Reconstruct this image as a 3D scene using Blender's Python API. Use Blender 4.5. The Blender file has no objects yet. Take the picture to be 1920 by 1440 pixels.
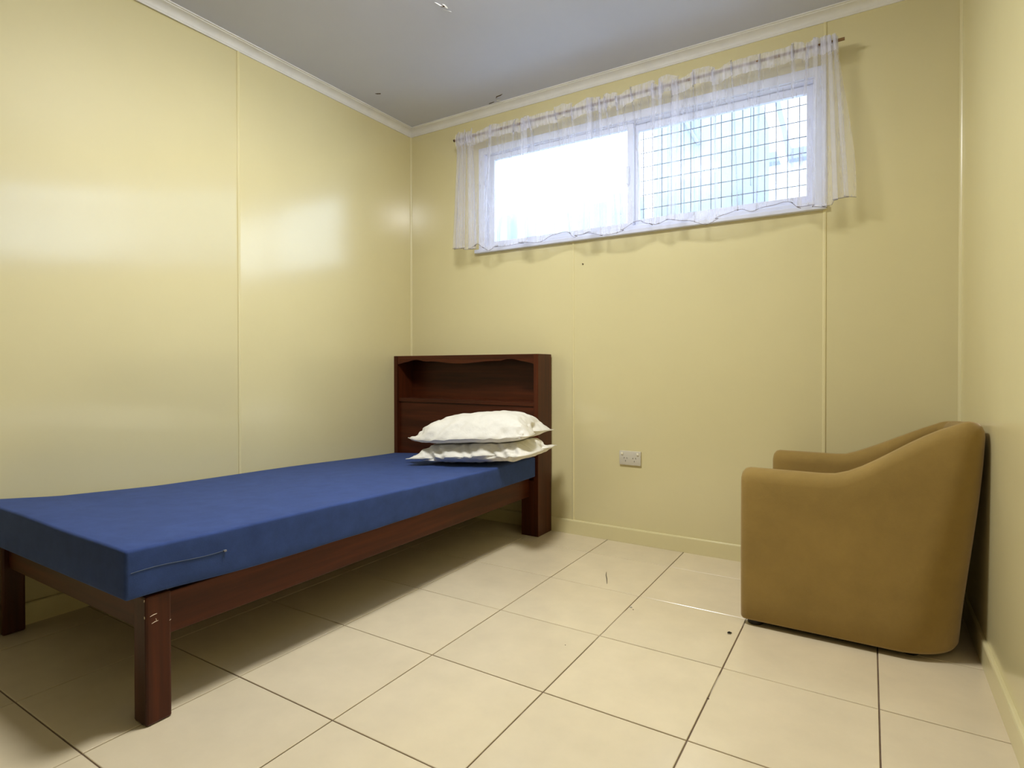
import bpy, bmesh, math, random
import numpy as np
from mathutils import Matrix, Vector

# ------------------------------------------------------------------ camera, sky, exposure
scene = bpy.context.scene
COL = scene.collection
cam = bpy.data.cameras.new('camera')
cam_obj = bpy.data.objects.new('camera', cam)
COL.objects.link(cam_obj)
cam.sensor_width = 36.0
cam.lens = 1081.998 / 1920 * 36
cam.shift_x = 2.4697 / 1920
cam.shift_y = -21.2247 / 1920
cam.clip_start = 0.02
CR, CU, CF = (0.84920819, 0.52805677, -0.00122389), (-0.00324515, 0.00753642, 0.99996634), (-0.52804822, 0.84917563, -0.00811361)
CC = (2.54757, -2.86690, 0.90900)
cam_obj.matrix_world = Matrix([[CR[k], CU[k], -CF[k], CC[k]] for k in range(3)] + [[0, 0, 0, 1]])
scene.camera = cam_obj

SKY_COLOR = (0.80, 0.91, 1.0, 1)
SKY_STRENGTH = 4.2
LAMP_STRENGTH = 66.0
LAMP_COLOR = (1.0, 1.0, 0.985, 1)
world = bpy.data.worlds.new('overcast_sky')
scene.world = world
world.use_nodes = True
world.node_tree.nodes['Background'].inputs[0].default_value = SKY_COLOR
world.node_tree.nodes['Background'].inputs[1].default_value = SKY_STRENGTH

scene.view_settings.view_transform = 'Standard'
scene.view_settings.look = 'None'
scene.view_settings.gamma = 1.0
scene.view_settings.use_curve_mapping = False
scene.view_settings.exposure = 0.85
scene.cycles.max_bounces = 12
scene.cycles.diffuse_bounces = 6
scene.cycles.glossy_bounces = 4
scene.cycles.transparent_max_bounces = 16
scene.cycles.transmission_bounces = 8
scene.cycles.use_denoising = True
scene.cycles.sample_clamp_indirect = 8.0

# ------------------------------------------------------------------ helpers
def srgb(r, g, b):
    f = lambda c: c / 12.92 if c <= 0.04045 else ((c + 0.055) / 1.055) ** 2.4
    return (f(r / 255), f(g / 255), f(b / 255), 1)

class NT:
    """small node-tree builder"""
    def __init__(self, name):
        self.m = bpy.data.materials.new(name)
        self.m.use_nodes = True
        self.t = self.m.node_tree
        self.p = self.t.nodes['Principled BSDF']
        self.out = self.t.nodes['Material Output']
    def n(self, kind, **kw):
        nd = self.t.nodes.new(kind)
        for k, v in kw.items():
            if k.startswith('i_'):
                nd.inputs[k[2:].replace('_', ' ')].default_value = v
            else:
                setattr(nd, k, v)
        return nd
    def l(self, a, b):
        self.t.links.new(a, b)
    def coord(self, scale=(1, 1, 1), which='Object', loc=(0, 0, 0)):
        tc = self.n('ShaderNodeTexCoord')
        mp = self.n('ShaderNodeMapping')
        mp.inputs['Scale'].default_value = scale
        mp.inputs['Location'].default_value = loc
        self.l(tc.outputs[which], mp.inputs[0])
        return mp.outputs[0]
    def noise(self, vec, scale, detail=4, rough=0.5):
        nd = self.n('ShaderNodeTexNoise')
        nd.inputs['Scale'].default_value = scale
        nd.inputs['Detail'].default_value = detail
        nd.inputs['Roughness'].default_value = rough
        self.l(vec, nd.inputs['Vector'])
        return nd.outputs['Fac']
    def ramp(self, fac, stops):
        nd = self.n('ShaderNodeValToRGB')
        e = nd.color_ramp.elements
        e[0].position, e[0].color = stops[0]
        e[1].position, e[1].color = stops[-1]
        for p, c in stops[1:-1]:
            k = e.new(p); k.color = c
        self.l(fac, nd.inputs[0])
        return nd.outputs[0]
    def bump(self, height, strength, dist):
        nd = self.n('ShaderNodeBump')
        nd.inputs['Strength'].default_value = strength
        nd.inputs['Distance'].default_value = dist
        self.l(height, nd.inputs['Height'])
        self.l(nd.outputs[0], self.p.inputs['Normal'])
        return nd
    def set(self, color=None, rough=None, spec=None, sheen=None, metal=None):
        if color is not None: self.p.inputs['Base Color'].default_value = color
        if rough is not None: self.p.inputs['Roughness'].default_value = rough
        if spec is not None: self.p.inputs['Specular IOR Level'].default_value = spec
        if metal is not None: self.p.inputs['Metallic'].default_value = metal
        if sheen is not None:
            self.p.inputs['Sheen Weight'].default_value = sheen
            self.p.inputs['Sheen Roughness'].default_value = 0.4
        return self

def mul(c, k):
    return (c[0] * k, c[1] * k, c[2] * k, 1)

def painted(name, color, rough, bump=0.0, vary=0.05, scale=1.6, bscale=90):
    t = NT(name).set(color, rough, 0.5)
    v = t.coord()
    f = t.noise(v, scale, 5, 0.6)
    c = t.ramp(f, [(0.3, mul(color, 1 - vary)), (0.7, mul(color, 1 + vary))])
    t.l(c, t.p.inputs['Base Color'])
    if bump:
        t.bump(t.noise(v, bscale, 3, 0.5), bump, 0.001)
    return t

def mesh_obj(name, verts, faces, mat, parent=None, smooth=False, sharp=None, loc=None):
    me = bpy.data.meshes.new(name)
    me.from_pydata([tuple(v) for v in verts], [], [tuple(f) for f in faces])
    bm = bmesh.new(); bm.from_mesh(me)
    bmesh.ops.recalc_face_normals(bm, faces=bm.faces)
    bm.to_mesh(me); bm.free()
    if mat: me.materials.append(mat)
    if smooth:
        for p in me.polygons: p.use_smooth = True
        if sharp is not None: me.set_sharp_from_angle(angle=math.radians(sharp))
    o = bpy.data.objects.new(name, me)
    COL.objects.link(o)
    if parent:
        o.parent = parent
        o.matrix_parent_inverse = Matrix.Translation(-parent.location)
    if loc: o.location = loc
    return o

def empty(name, loc=(0, 0, 0)):
    o = bpy.data.objects.new(name, None)
    o.empty_display_size = 0.05
    COL.objects.link(o)
    o.location = loc
    return o

def tag(o, label, cat=None, group=None, kind=None):
    o['label'] = label
    if cat: o['category'] = cat
    if group: o['group'] = group
    if kind: o['kind'] = kind
    return o

class MB:
    """collects shapes into one mesh"""
    def __init__(self):
        self.v, self.f = [], []
    def add(self, v, f):
        n = len(self.v)
        self.v += [tuple(p) for p in v]
        self.f += [tuple(i + n for i in q) for q in f]
        return self
    def box(self, x0, x1, y0, y1, z0, z1, b=0.0):
        if b <= 0:
            v = [(x, y, z) for x in (x0, x1) for y in (y0, y1) for z in (z0, z1)]
            return self.add(v, [(0, 1, 3, 2), (4, 6, 7, 5), (0, 4, 5, 1), (2, 3, 7, 6), (0, 2, 6, 4), (1, 5, 7, 3)])
        bm = bmesh.new()
        bmesh.ops.create_cube(bm, size=1.0)
        for p in bm.verts:
            p.co = Vector(((x0 + x1) / 2 + p.co.x * (x1 - x0), (y0 + y1) / 2 + p.co.y * (y1 - y0), (z0 + z1) / 2 + p.co.z * (z1 - z0)))
        bmesh.ops.bevel(bm, geom=list(bm.edges), offset=b, segments=2, profile=0.5, affect='EDGES', clamp_overlap=True)
        bm.verts.index_update()
        self.add([p.co[:] for p in bm.verts], [[p.index for p in f.verts] for f in bm.faces])
        bm.free()
        return self
    def tube(self, pts, rad, n=8, cap=True):
        pts = [Vector(p) for p in pts]
        rads = rad if isinstance(rad, (list, tuple)) else [rad] * len(pts)
        rings = []
        for i, p in enumerate(pts):
            d = (pts[min(i + 1, len(pts) - 1)] - pts[max(i - 1, 0)]).normalized()
            a = d.cross(Vector((0, 0, 1)))
            if a.length < 1e-3: a = d.cross(Vector((1, 0, 0)))
            a.normalize(); b = d.cross(a)
            rings.append([p + (a * math.cos(2 * math.pi * k / n) + b * math.sin(2 * math.pi * k / n)) * rads[i] for k in range(n)])
        v = [q for r in rings for q in r]
        f = [(i * n + k, i * n + (k + 1) % n, (i + 1) * n + (k + 1) % n, (i + 1) * n + k) for i in range(len(pts) - 1) for k in range(n)]
        if cap:
            f += [tuple(range(n)), tuple((len(pts) - 1) * n + k for k in range(n))]
        return self.add(v, f)
    def lathe(self, prof, cx, cy, n=24, axis='z'):
        v, f = [], []
        for r, z in prof:
            for k in range(n):
                a = 2 * math.pi * k / n
                v.append((cx + r * math.cos(a), cy + r * math.sin(a), z))
        for i in range(len(prof) - 1):
            for k in range(n):
                f.append((i * n + k, i * n + (k + 1) % n, (i + 1) * n + (k + 1) % n, (i + 1) * n + k))
        return self.add(v, f)
    def prism(self, poly, axis, a, b):
        """poly: 2-D outline; extruded along axis from a to b"""
        def P(p, t):
            return {'x': (t, p[0], p[1]), 'y': (p[0], t, p[1]), 'z': (p[0], p[1], t)}[axis]
        n = len(poly)
        v = [P(p, a) for p in poly] + [P(p, b) for p in poly]
        f = [tuple(range(n)), tuple(range(n, 2 * n))] + [(i, (i + 1) % n, n + (i + 1) % n, n + i) for i in range(n)]
        return self.add(v, f)
    def build(self, name, mat, parent=None, smooth=False, sharp=35):
        return mesh_obj(name, self.v, self.f, mat, parent, smooth, sharp)

def structure(o, label):
    o['label'] = label
    o['kind'] = 'structure'
    return o

# ------------------------------------------------------------------ materials
WALL = (0.74, 0.665, 0.375, 1)
M = {}
M['wall'] = painted('cream_yellow_gloss_paint', WALL, 0.18, 0.03, 0.03, 1.1, 14).set(spec=1.0).m
M['trim_paint'] = painted('cream_yellow_trim_paint', mul(WALL, 1.04), 0.28, 0.0, 0.02, 3).m
M['ceiling'] = painted('grey_white_ceiling_paint', (0.56, 0.58, 0.70, 1), 0.55, 0.08, 0.04, 1.2, 50).m
M['cornice'] = painted('white_cornice_paint', (0.80, 0.79, 0.77, 1), 0.5, 0.05, 0.05, 9).m
M['white_paint'] = painted('white_window_paint', (0.74, 0.77, 0.92, 1), 0.35, 0.05, 0.04, 12).m
M['dark_wall'] = painted('dark_unseen_wall', (0.035, 0.025, 0.018, 1), 0.5).m  # unseen rear wall, coloured dark so the bed foot stays in shade
M['wall_core'] = painted('plaster_core', (0.5, 0.47, 0.38, 1), 0.8).m

def aimed_gloss_wall():
    # middle wall sheet: the window's reflection is put in by tilted coat normals
    t = NT('cream_paint_aimed_reflection').set(WALL, 0.5, 0.3)
    # coat normals turned towards the window, so its reflection spreads over this sheet
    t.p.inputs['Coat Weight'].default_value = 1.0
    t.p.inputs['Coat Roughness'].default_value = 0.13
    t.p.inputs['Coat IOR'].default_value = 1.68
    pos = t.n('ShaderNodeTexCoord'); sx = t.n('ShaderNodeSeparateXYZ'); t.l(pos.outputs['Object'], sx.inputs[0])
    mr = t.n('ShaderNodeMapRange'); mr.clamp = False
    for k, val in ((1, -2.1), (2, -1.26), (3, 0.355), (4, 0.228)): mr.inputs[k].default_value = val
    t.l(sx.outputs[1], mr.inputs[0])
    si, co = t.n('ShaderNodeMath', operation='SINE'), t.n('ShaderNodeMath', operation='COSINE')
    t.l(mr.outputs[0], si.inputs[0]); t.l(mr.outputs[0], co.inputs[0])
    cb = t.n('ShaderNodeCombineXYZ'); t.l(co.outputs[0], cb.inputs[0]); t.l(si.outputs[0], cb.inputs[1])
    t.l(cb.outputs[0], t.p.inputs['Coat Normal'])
    v = t.coord()
    c = t.ramp(t.noise(v, 1.1, 5, 0.6), [(0.3, mul(WALL, 0.97)), (0.7, mul(WALL, 1.03))])
    t.l(c, t.p.inputs['Base Color'])
    return t.m
M['wall_aimed_gloss'] = aimed_gloss_wall()

def tile_mat():
    t = NT('polished_cream_tile')
    base = (0.76, 0.655, 0.46, 1)
    t.set(base, 0.16, 0.5)
    oi = t.n('ShaderNodeObjectInfo')
    v = t.coord()
    add = t.n('ShaderNodeVectorMath', operation='ADD')
    sc = t.n('ShaderNodeVectorMath', operation='SCALE')
    comb = t.n('ShaderNodeCombineXYZ')
    t.l(oi.outputs['Random'], comb.inputs[0]); t.l(oi.outputs['Random'], comb.inputs[1])
    t.l(comb.outputs[0], sc.inputs[0]); sc.inputs['Scale'].default_value = 37.0
    t.l(v, add.inputs[0]); t.l(sc.outputs[0], add.inputs[1])
    f = t.noise(add.outputs[0], 7, 6, 0.6)
    c = t.ramp(f, [(0.3, mul(base, 0.95)), (0.7, mul(base, 1.04))])
    mx = t.n('ShaderNodeMix', data_type='RGBA', blend_type='MULTIPLY')
    mx.inputs['Factor'].default_value = 1.0
    r = t.ramp(oi.outputs['Random'], [(0.0, (0.95, 0.95, 0.95, 1)), (1.0, (1.0, 1.0, 1.0, 1))])
    t.l(c, mx.inputs['A']); t.l(r, mx.inputs['B'])
    t.l(mx.outputs['Result'], t.p.inputs['Base Color'])
    rr = t.n('ShaderNodeMapRange'); rr.inputs[3].default_value = 0.12; rr.inputs[4].default_value = 0.26
    t.l(t.noise(add.outputs[0], 5, 5, 0.65), rr.inputs[0])
    t.l(rr.outputs[0], t.p.inputs['Roughness'])
    t.bump(t.noise(add.outputs[0], 3, 2, 0.5), 0.05, 0.004)
    return t.m
M['tile'] = tile_mat()

def grout_mat():
    # dirty brown grout; paler in a few places
    t = NT('dirty_grout').set((0.10, 0.06, 0.035, 1), 0.8)
    v = t.coord()
    tot = None
    for x, y, rad in [(1.79, -0.90, 0.085), (1.96, -0.66, 0.10), (2.14, -0.65, 0.06), (2.16, -1.15, 0.055), (1.80, -1.05, 0.05), (2.26, -1.05, 0.06), (2.36, -1.05, 0.05)]:
        d = t.n('ShaderNodeVectorMath', operation='DISTANCE')
        t.l(v, d.inputs[0]); d.inputs[1].default_value = (x, y, 0)
        mr = t.n('ShaderNodeMapRange'); mr.clamp = True
        mr.inputs[1].default_value = rad * 1.3; mr.inputs[2].default_value = rad * 0.8
        t.l(d.outputs['Value'], mr.inputs[0])
        if tot is None: tot = mr.outputs[0]
        else:
            mxn = t.n('ShaderNodeMath', operation='MAXIMUM'); t.l(tot, mxn.inputs[0]); t.l(mr.outputs[0], mxn.inputs[1]); tot = mxn.outputs[0]
    dirt = t.ramp(t.noise(v, 9, 5, 0.7), [(0.3, (0.10, 0.062, 0.040, 1)), (0.7, (0.22, 0.15, 0.095, 1))])
    mx = t.n('ShaderNodeMix', data_type='RGBA')
    t.l(tot, mx.inputs['Factor']); t.l(dirt, mx.inputs['A']); mx.inputs['B'].default_value = (0.46, 0.40, 0.30, 1)
    t.l(mx.outputs['Result'], t.p.inputs['Base Color'])
    return t.m
M['grout'] = grout_mat()

def wood_mat(name, dark, light, axis, rough=0.38):
    t = NT(name).set(dark, rough, 0.25)
    s = {'x': (1.5, 28, 28), 'y': (28, 1.5, 28), 'z': (28, 28, 1.5)}[axis]
    v = t.coord(s)
    f = t.noise(v, 1.0, 6, 0.6)
    c = t.ramp(f, [(0.3, dark), (0.55, tuple((a + b) / 2 for a, b in zip(dark, light))), (0.75, light)])
    t.l(c, t.p.inputs['Base Color'])
    t.bump(f, 0.12, 0.002)
    return t.m
WD, WL = (0.036, 0.0078, 0.0026, 1), (0.108, 0.024, 0.007, 1)
M['wood_x'] = wood_mat('mahogany_grain_across', WD, WL, 'x')
M['wood_y'] = wood_mat('mahogany_grain_along', WD, WL, 'y')
M['wood_z'] = wood_mat('mahogany_grain_upright', WD, WL, 'z')
M['slat'] = wood_mat('pine_slat', (0.30, 0.18, 0.08, 1), (0.45, 0.30, 0.15, 1), 'x', 0.6)
M['rod'] = wood_mat('brown_dowel', (0.16, 0.085, 0.03, 1), (0.30, 0.18, 0.08, 1), 'x', 0.5)
M['rod_end'] = painted('dark_rod_end', (0.02, 0.008, 0.004, 1), 0.5).m
M['scratch'] = painted('bare_pale_wood', (0.75, 0.62, 0.48, 1), 0.6).m

def mattress_mat():
    base = (0.036, 0.066, 0.210, 1)
    t = NT('navy_mattress_fabric').set(base, 0.8, 0.15, 0.15)
    t.p.inputs['Sheen Tint'].default_value = (0.45, 0.6, 1.0, 1)
    v = t.coord()
    c = t.ramp(t.noise(v, 14, 6, 0.7), [(0.3, mul(base, 0.85)), (0.7, mul(base, 1.15))])
    t.l(c, t.p.inputs['Base Color'])
    t.bump(t.noise(v, 420, 3, 0.6), 0.35, 0.001)
    return t.m
M['mattress'] = mattress_mat()
M['zip'] = painted('blue_zip_tape', (0.06, 0.085, 0.16, 1), 0.5).m
M['zip_pull'] = painted('zip_pull_metal', (0.2, 0.2, 0.22, 1), 0.35).m

def pillow_mat():
    base = (0.83, 0.81, 0.74, 1)
    t = NT('white_cotton').set(base, 0.7, 0.3, 0.1)
    v = t.coord((1.0, 1.0, 1.0))
    n1 = t.noise(v, 22, 4, 0.6)
    n2 = t.noise(v, 380, 2, 0.5)
    m = t.n('ShaderNodeMath', operation='MULTIPLY_ADD')
    m.inputs[1].default_value = 0.04
    t.l(n2, m.inputs[0]); t.l(n1, m.inputs[2])
    t.bump(m.outputs[0], 0.5, 0.010)
    return t.m
M['pillow'] = pillow_mat()

def suede():
    base = (0.29, 0.19, 0.055, 1)
    t = NT('tan_suede').set(base, 0.85, 0.2, 0.6)
    t.p.inputs['Sheen Tint'].default_value = (0.95, 0.8, 0.62, 1)
    v = t.coord()
    c = t.ramp(t.noise(v, 4.5, 6, 0.7), [(0.25, mul(base, 0.86)), (0.75, mul(base, 1.18))])
    t.l(c, t.p.inputs['Base Color'])
    t.bump(t.noise(v, 260, 3, 0.6), 0.25, 0.001)
    return t.m
M['suede'] = suede()
M['dark_foot'] = painted('black_plastic_foot', (0.012, 0.01, 0.009, 1), 0.5).m
M['dark_base'] = painted('dark_base_cloth', (0.02, 0.014, 0.01, 1), 0.9).m
M['plate'] = painted('ivory_plastic', (0.62, 0.58, 0.48, 1), 0.3).m
M['switch'] = painted('pale_switch_plastic', (0.85, 0.80, 0.62, 1), 0.25).m
M['slot'] = painted('dark_slot', (0.03, 0.022, 0.015, 1), 0.7).m
M['bug'] = painted('black_insect', (0.008, 0.006, 0.005, 1), 0.5).m
M['twig'] = painted('dry_twig', (0.07, 0.05, 0.02, 1), 0.8).m
M['crumb'] = painted('brown_crumb', (0.12, 0.08, 0.05, 1), 0.8).m
M['flake'] = painted('white_paint_flake', (0.86, 0.86, 0.86, 1), 0.5).m
M['crack'] = painted('bare_brown_board', (0.10, 0.065, 0.04, 1), 0.9).m
M['wire'] = painted('galvanised_wire', (0.02, 0.03, 0.06, 1), 0.6).m
M['lamp_base'] = painted('white_lamp_base', (0.8, 0.8, 0.78, 1), 0.4).m
M['fence_board'] = painted('pale_weathered_board', (0.25, 0.31, 0.35, 1), 0.8, 0.1, 0.2, 3).m
M['house_board'] = painted('white_weatherboard', (0.80, 0.82, 0.86, 1), 0.7, 0.0, 0.05, 3).m
M['grey_blue_board'] = painted('grey_blue_beam', (0.22, 0.27, 0.40, 1), 0.7, 0.0, 0.1, 3).m  # boards of a darker grey-blue
M['ground'] = painted('pale_gravel', (0.45, 0.45, 0.43, 1), 0.9, 0.2, 0.2, 8).m

def lamp_mat():
    t = NT('glowing_lamp_diffuser')
    e = t.n('ShaderNodeEmission')
    e.inputs[0].default_value = LAMP_COLOR
    e.inputs[1].default_value = LAMP_STRENGTH
    t.l(e.outputs[0], t.out.inputs[0])
    return t.m
M['lamp'] = lamp_mat()

def glass_mat():
    t = NT('window_glass')
    tr = t.n('ShaderNodeBsdfTransparent'); tr.inputs[0].default_value = (0.95, 0.98, 1.0, 1)
    gl = t.n('ShaderNodeBsdfGlossy'); gl.inputs['Roughness'].default_value = 0.03
    fr = t.n('ShaderNodeFresnel'); fr.inputs[0].default_value = 1.1
    mx = t.n('ShaderNodeMixShader')
    t.l(fr.outputs[0], mx.inputs[0]); t.l(tr.outputs[0], mx.inputs[1]); t.l(gl.outputs[0], mx.inputs[2])
    t.l(mx.outputs[0], t.out.inputs[0])
    return t.m
M['glass'] = glass_mat()

def sheer(name, color, opac, spread=0.1, stretch=(30, 30, 30)):
    t = NT(name)
    tr = t.n('ShaderNodeBsdfTransparent')
    df = t.n('ShaderNodeBsdfDiffuse'); df.inputs[0].default_value = color
    tl = t.n('ShaderNodeBsdfTranslucent'); tl.inputs[0].default_value = color
    m1 = t.n('ShaderNodeMixShader'); m1.inputs[0].default_value = 0.35
    t.l(df.outputs[0], m1.inputs[1]); t.l(tl.outputs[0], m1.inputs[2])
    m2 = t.n('ShaderNodeMixShader')
    v = t.coord(stretch)
    mr = t.n('ShaderNodeMapRange'); mr.inputs[1].default_value = 0.3; mr.inputs[2].default_value = 0.7
    mr.inputs[3].default_value = opac * (1 - spread); mr.inputs[4].default_value = opac * (1 + spread)
    t.l(t.noise(v, 1.0, 3, 0.6), mr.inputs[0]); t.l(mr.outputs[0], m2.inputs[0])
    t.l(tr.outputs[0], m2.inputs[1]); t.l(m1.outputs[0], m2.inputs[2])
    t.l(m2.outputs[0], t.out.inputs[0])
    return t.m
M['sheer'] = sheer('white_sheer_voile', (0.86, 0.86, 0.98, 1), 0.26, 0.12, (60, 20, 3))
M['gathered'] = sheer('gathered_sheer_voile', (0.86, 0.86, 0.98, 1), 0.50, 0.55, (70, 20, 9))
M['hem'] = sheer('grey_hem_thread', (0.25, 0.22, 0.24, 1), 0.8)

# ------------------------------------------------------------------ room shell
XR, YR, ZC, ZH = 2.853, -3.40, 2.45, 2.410     # right wall, rear wall, ceiling, cornice underside
T = 0.0405                                      # sheet + stud skin thickness
WX0, WX1, WZ0, WZ1 = 0.575, 2.355, 1.625, 2.195   # window hole

rng = random.Random(7)
floor = MB().box(-0.15, XR + 0.15, YR - 0.15, 0.15, -0.12, -0.0035).build('floor', M['grout'])
structure(floor, 'floor of square polished cream tiles with dirty brown grout')

PITCH, GX, GY, GAP = 0.4, 1.3722, -1.8509, 0.0038
def tile_mesh(w, d):
    c = 0.0012
    v, f = [], []
    for ins, z in ((0, -0.0034), (0, -c), (c, 0.0)):
        v += [(-w / 2 + ins, -d / 2 + ins, z), (w / 2 - ins, -d / 2 + ins, z), (w / 2 - ins, d / 2 - ins, z), (-w / 2 + ins, d / 2 - ins, z)]
    for k in range(2):
        for i in range(4):
            f.append((k * 4 + i, k * 4 + (i + 1) % 4, k * 4 + 4 + (i + 1) % 4, k * 4 + 4 + i))
    f.append((8, 9, 10, 11))
    me = bpy.data.meshes.new('tile'); me.from_pydata(v, [], f); me.materials.append(M['tile'])
    return me
xs = [0.0] + [GX + PITCH * k for k in range(-10, 12) if 0.02 < GX + PITCH * k < XR - 0.02] + [XR]
ys = [YR] + [GY + PITCH * k for k in range(-10, 12) if YR + 0.02 < GY + PITCH * k < -0.02] + [0.0]
tile_meshes = {}
for a, b in zip(xs, xs[1:]):
    for c, d in zip(ys, ys[1:]):
        key = (round(b - a, 3), round(d - c, 3))
        if key not in tile_meshes:
            tile_meshes[key] = tile_mesh(b - a - GAP, d - c - GAP)
        o = bpy.data.objects.new('tile', tile_meshes[key])
        COL.objects.link(o)
        o.parent = floor
        o.location = ((a + b) / 2, (c + d) / 2, rng.uniform(-0.0003, 0.0002))
        o.rotation_euler = (rng.gauss(0, 0.0006), rng.gauss(0, 0.0006), 0)

# walls: a core slab with the painted sheets on it
PT = 0.008
def strip(name, parent, kind, pos, z0, z1, w=0.013, h=0.0045):
    """rounded joint strip; kind 'x' on left wall (pos = y), 'y' on back wall (pos = x)"""
    prof = [(-w / 2, 0.001), (-w / 2, -h * 0.6), (-w / 2 + 0.003, -h), (w / 2 - 0.003, -h), (w / 2, -h * 0.6), (w / 2, 0.001)]
    mb = MB()
    if kind == 'y':
        mb.prism([(pos + a, b) for a, b in prof], 'z', z0, z1)
    elif kind == 'x':
        mb.prism([(-b, pos + a) for a, b in prof], 'z', z0, z1)
    else:
        mb.prism([(XR + b, pos + a) for a, b in prof], 'z', z0, z1)
    return mb.build(name, M['trim_paint'], parent)

wall_left = MB().box(-0.12, -PT, YR, 0.12, 0, ZC).build('wall_left', M['wall_core'])
structure(wall_left, 'glossy cream-yellow sheeted wall along the bed')
J1 = -1.216
MB().box(-PT, 0, J1, 0, 0, ZC).build('wall_panel', M['wall'], wall_left)
# the middle sheet is bowed a little
def bowed_panel(y0, y1, sag):
    n = 24
    v, f = [], []
    for i in range(n + 1):
        y = y0 + (y1 - y0) * i / n
        s = (i / n) * 2 - 1
        x = -sag * (1 - s * s)
        v += [(x, y, 0), (x, y, ZC)]
        if i: f.append((2 * i - 2, 2 * i, 2 * i + 1, 2 * i - 1))
    return v, f
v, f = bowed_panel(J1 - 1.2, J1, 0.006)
mesh_obj('wall_panel', v, f, M['wall_aimed_gloss'], wall_left, True)
MB().box(-PT, 0, YR, J1 - 1.2, 0, ZC).build('wall_panel', M['wall'], wall_left)
strip('joint_strip', wall_left, 'x', J1, 0.07, ZH + 0.01)
strip('joint_strip', wall_left, 'x', J1 - 1.2, 0.07, ZH + 0.01)

wall_back = MB()
for x0, x1, z0, z1 in ((-0.12, WX0, 0, ZC), (WX1, XR + 0.12, 0, ZC), (WX0, WX1, 0, WZ0), (WX0, WX1, WZ1, ZC)):
    wall_back.box(x0, x1, PT, 0.10, z0, z1)
wall_back = wall_back.build('wall_back', M['wall_core'])
structure(wall_back, 'cream-yellow sheeted wall with the high window')
J3, J2 = 1.169, 2.379
def panel_y(x0, x1):
    mb = MB()
    for a, b, c, d in ((x0, x1, 0, WZ0), (x0, x1, WZ1, ZC), (x0, min(x1, WX0), WZ0, WZ1), (max(x0, WX1), x1, WZ0, WZ1)):
        if b - a > 1e-4: mb.box(a, b, 0, PT, c, d)
    return mb.build('wall_panel', M['wall'], wall_back)
panel_y(0, J3); panel_y(J3, J2); panel_y(J2, XR)
strip('joint_strip', wall_back, 'y', J3, 0.07, 1.60, 0.010, 0.004)
strip('joint_strip', wall_back, 'y', J2, 0.07, 1.60)
strip('joint_strip', wall_back, 'y', J2, 2.225, ZH + 0.01)

wall_right = MB().box(XR + PT, XR + 0.12, YR, 0.12, 0, ZC).build('wall_right', M['wall_core'])
structure(wall_right, 'cream-yellow wall behind the armchair')
MB().box(XR, XR + PT, -1.2, 0, 0, ZC).build('wall_panel', M['wall'], wall_right)
MB().box(XR, XR + PT, YR, -1.2, 0, ZC).build('wall_panel', M['wall'], wall_right)
strip('joint_strip', wall_right, 'r', -1.2, 0.07, ZH + 0.01)
wall_front = MB().box(-0.12, XR + 0.12, YR - 0.1, YR, 0, ZC).build('wall_front', M['dark_wall'])
structure(wall_front, 'unseen wall behind the camera, darkened to cut bounce light')
ceiling = MB().box(-0.15, XR + 0.15, YR - 0.15, 0.15, ZC, ZC + 0.1).build('ceiling', M['ceiling'])
structure(ceiling, 'grey-white painted ceiling with peeling spots')

# skirting boards
bb = [(0, 0), (0.012, 0), (0.012, 0.070), (0.010, 0.0745), (0.006, 0.076), (0, 0.076)]
structure(MB().prism([(-a, b) for a, b in bb], 'x', 0, XR).build('baseboard_back', M['trim_paint']), 'low cream skirting board under the window wall')
structure(MB().prism([(a, b) for a, b in bb], 'y', YR, 0).build('baseboard_left', M['trim_paint']), 'low cream skirting board behind the bed')
structure(MB().prism([(XR - a, b) for a, b in bb], 'y', YR, 0).build('baseboard_right', M['trim_paint']), 'low cream skirting board behind the armchair')

# cornices: cove with a small lip at wall and ceiling
P = 0.055
cove = [(0, ZH), (0.006, ZH), (0.008, ZH + 0.006)]
for k in range(7):
    a = math.pi / 2 * k / 6
    cove.append((0.010 + (P - 0.020) * (1 - math.cos(a)), ZH + 0.008 + (ZC - ZH - 0.016) * math.sin(a)))
cove += [(P - 0.008, ZC - 0.005), (P, ZC - 0.005), (P, ZC + 0.002), (0, ZC + 0.002)]
structure(MB().prism([(-a, b) for a, b in cove], 'x', 0, XR).build('trim_1', M['cornice'], None, True, 30), 'white cove cornice above the window')
structure(MB().prism([(a, b) for a, b in cove], 'y', YR, 0).build('trim_2', M['cornice'], None, True, 30), 'white cove cornice above the bed wall')
structure(MB().prism([(XR - a, b) for a, b in cove], 'y', YR, 0).build('trim_3', M['cornice'], None, True, 30), 'white cove cornice above the right wall')
# corner beads
structure(MB().prism([(0, 0), (0.009, 0), (0.007, -0.004), (0.004, -0.007), (0, -0.009)], 'z', 0.07, ZH + 0.01).build('trim_4', M['trim_paint']), 'thin cream bead in the corner beside the headboard')
structure(MB().prism([(XR, 0), (XR - 0.009, 0), (XR - 0.007, -0.004), (XR - 0.004, -0.007), (XR, -0.009)], 'z', 0.07, ZH + 0.01).build('trim_5', M['trim_paint']), 'thin cream bead in the corner behind the armchair')

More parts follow.
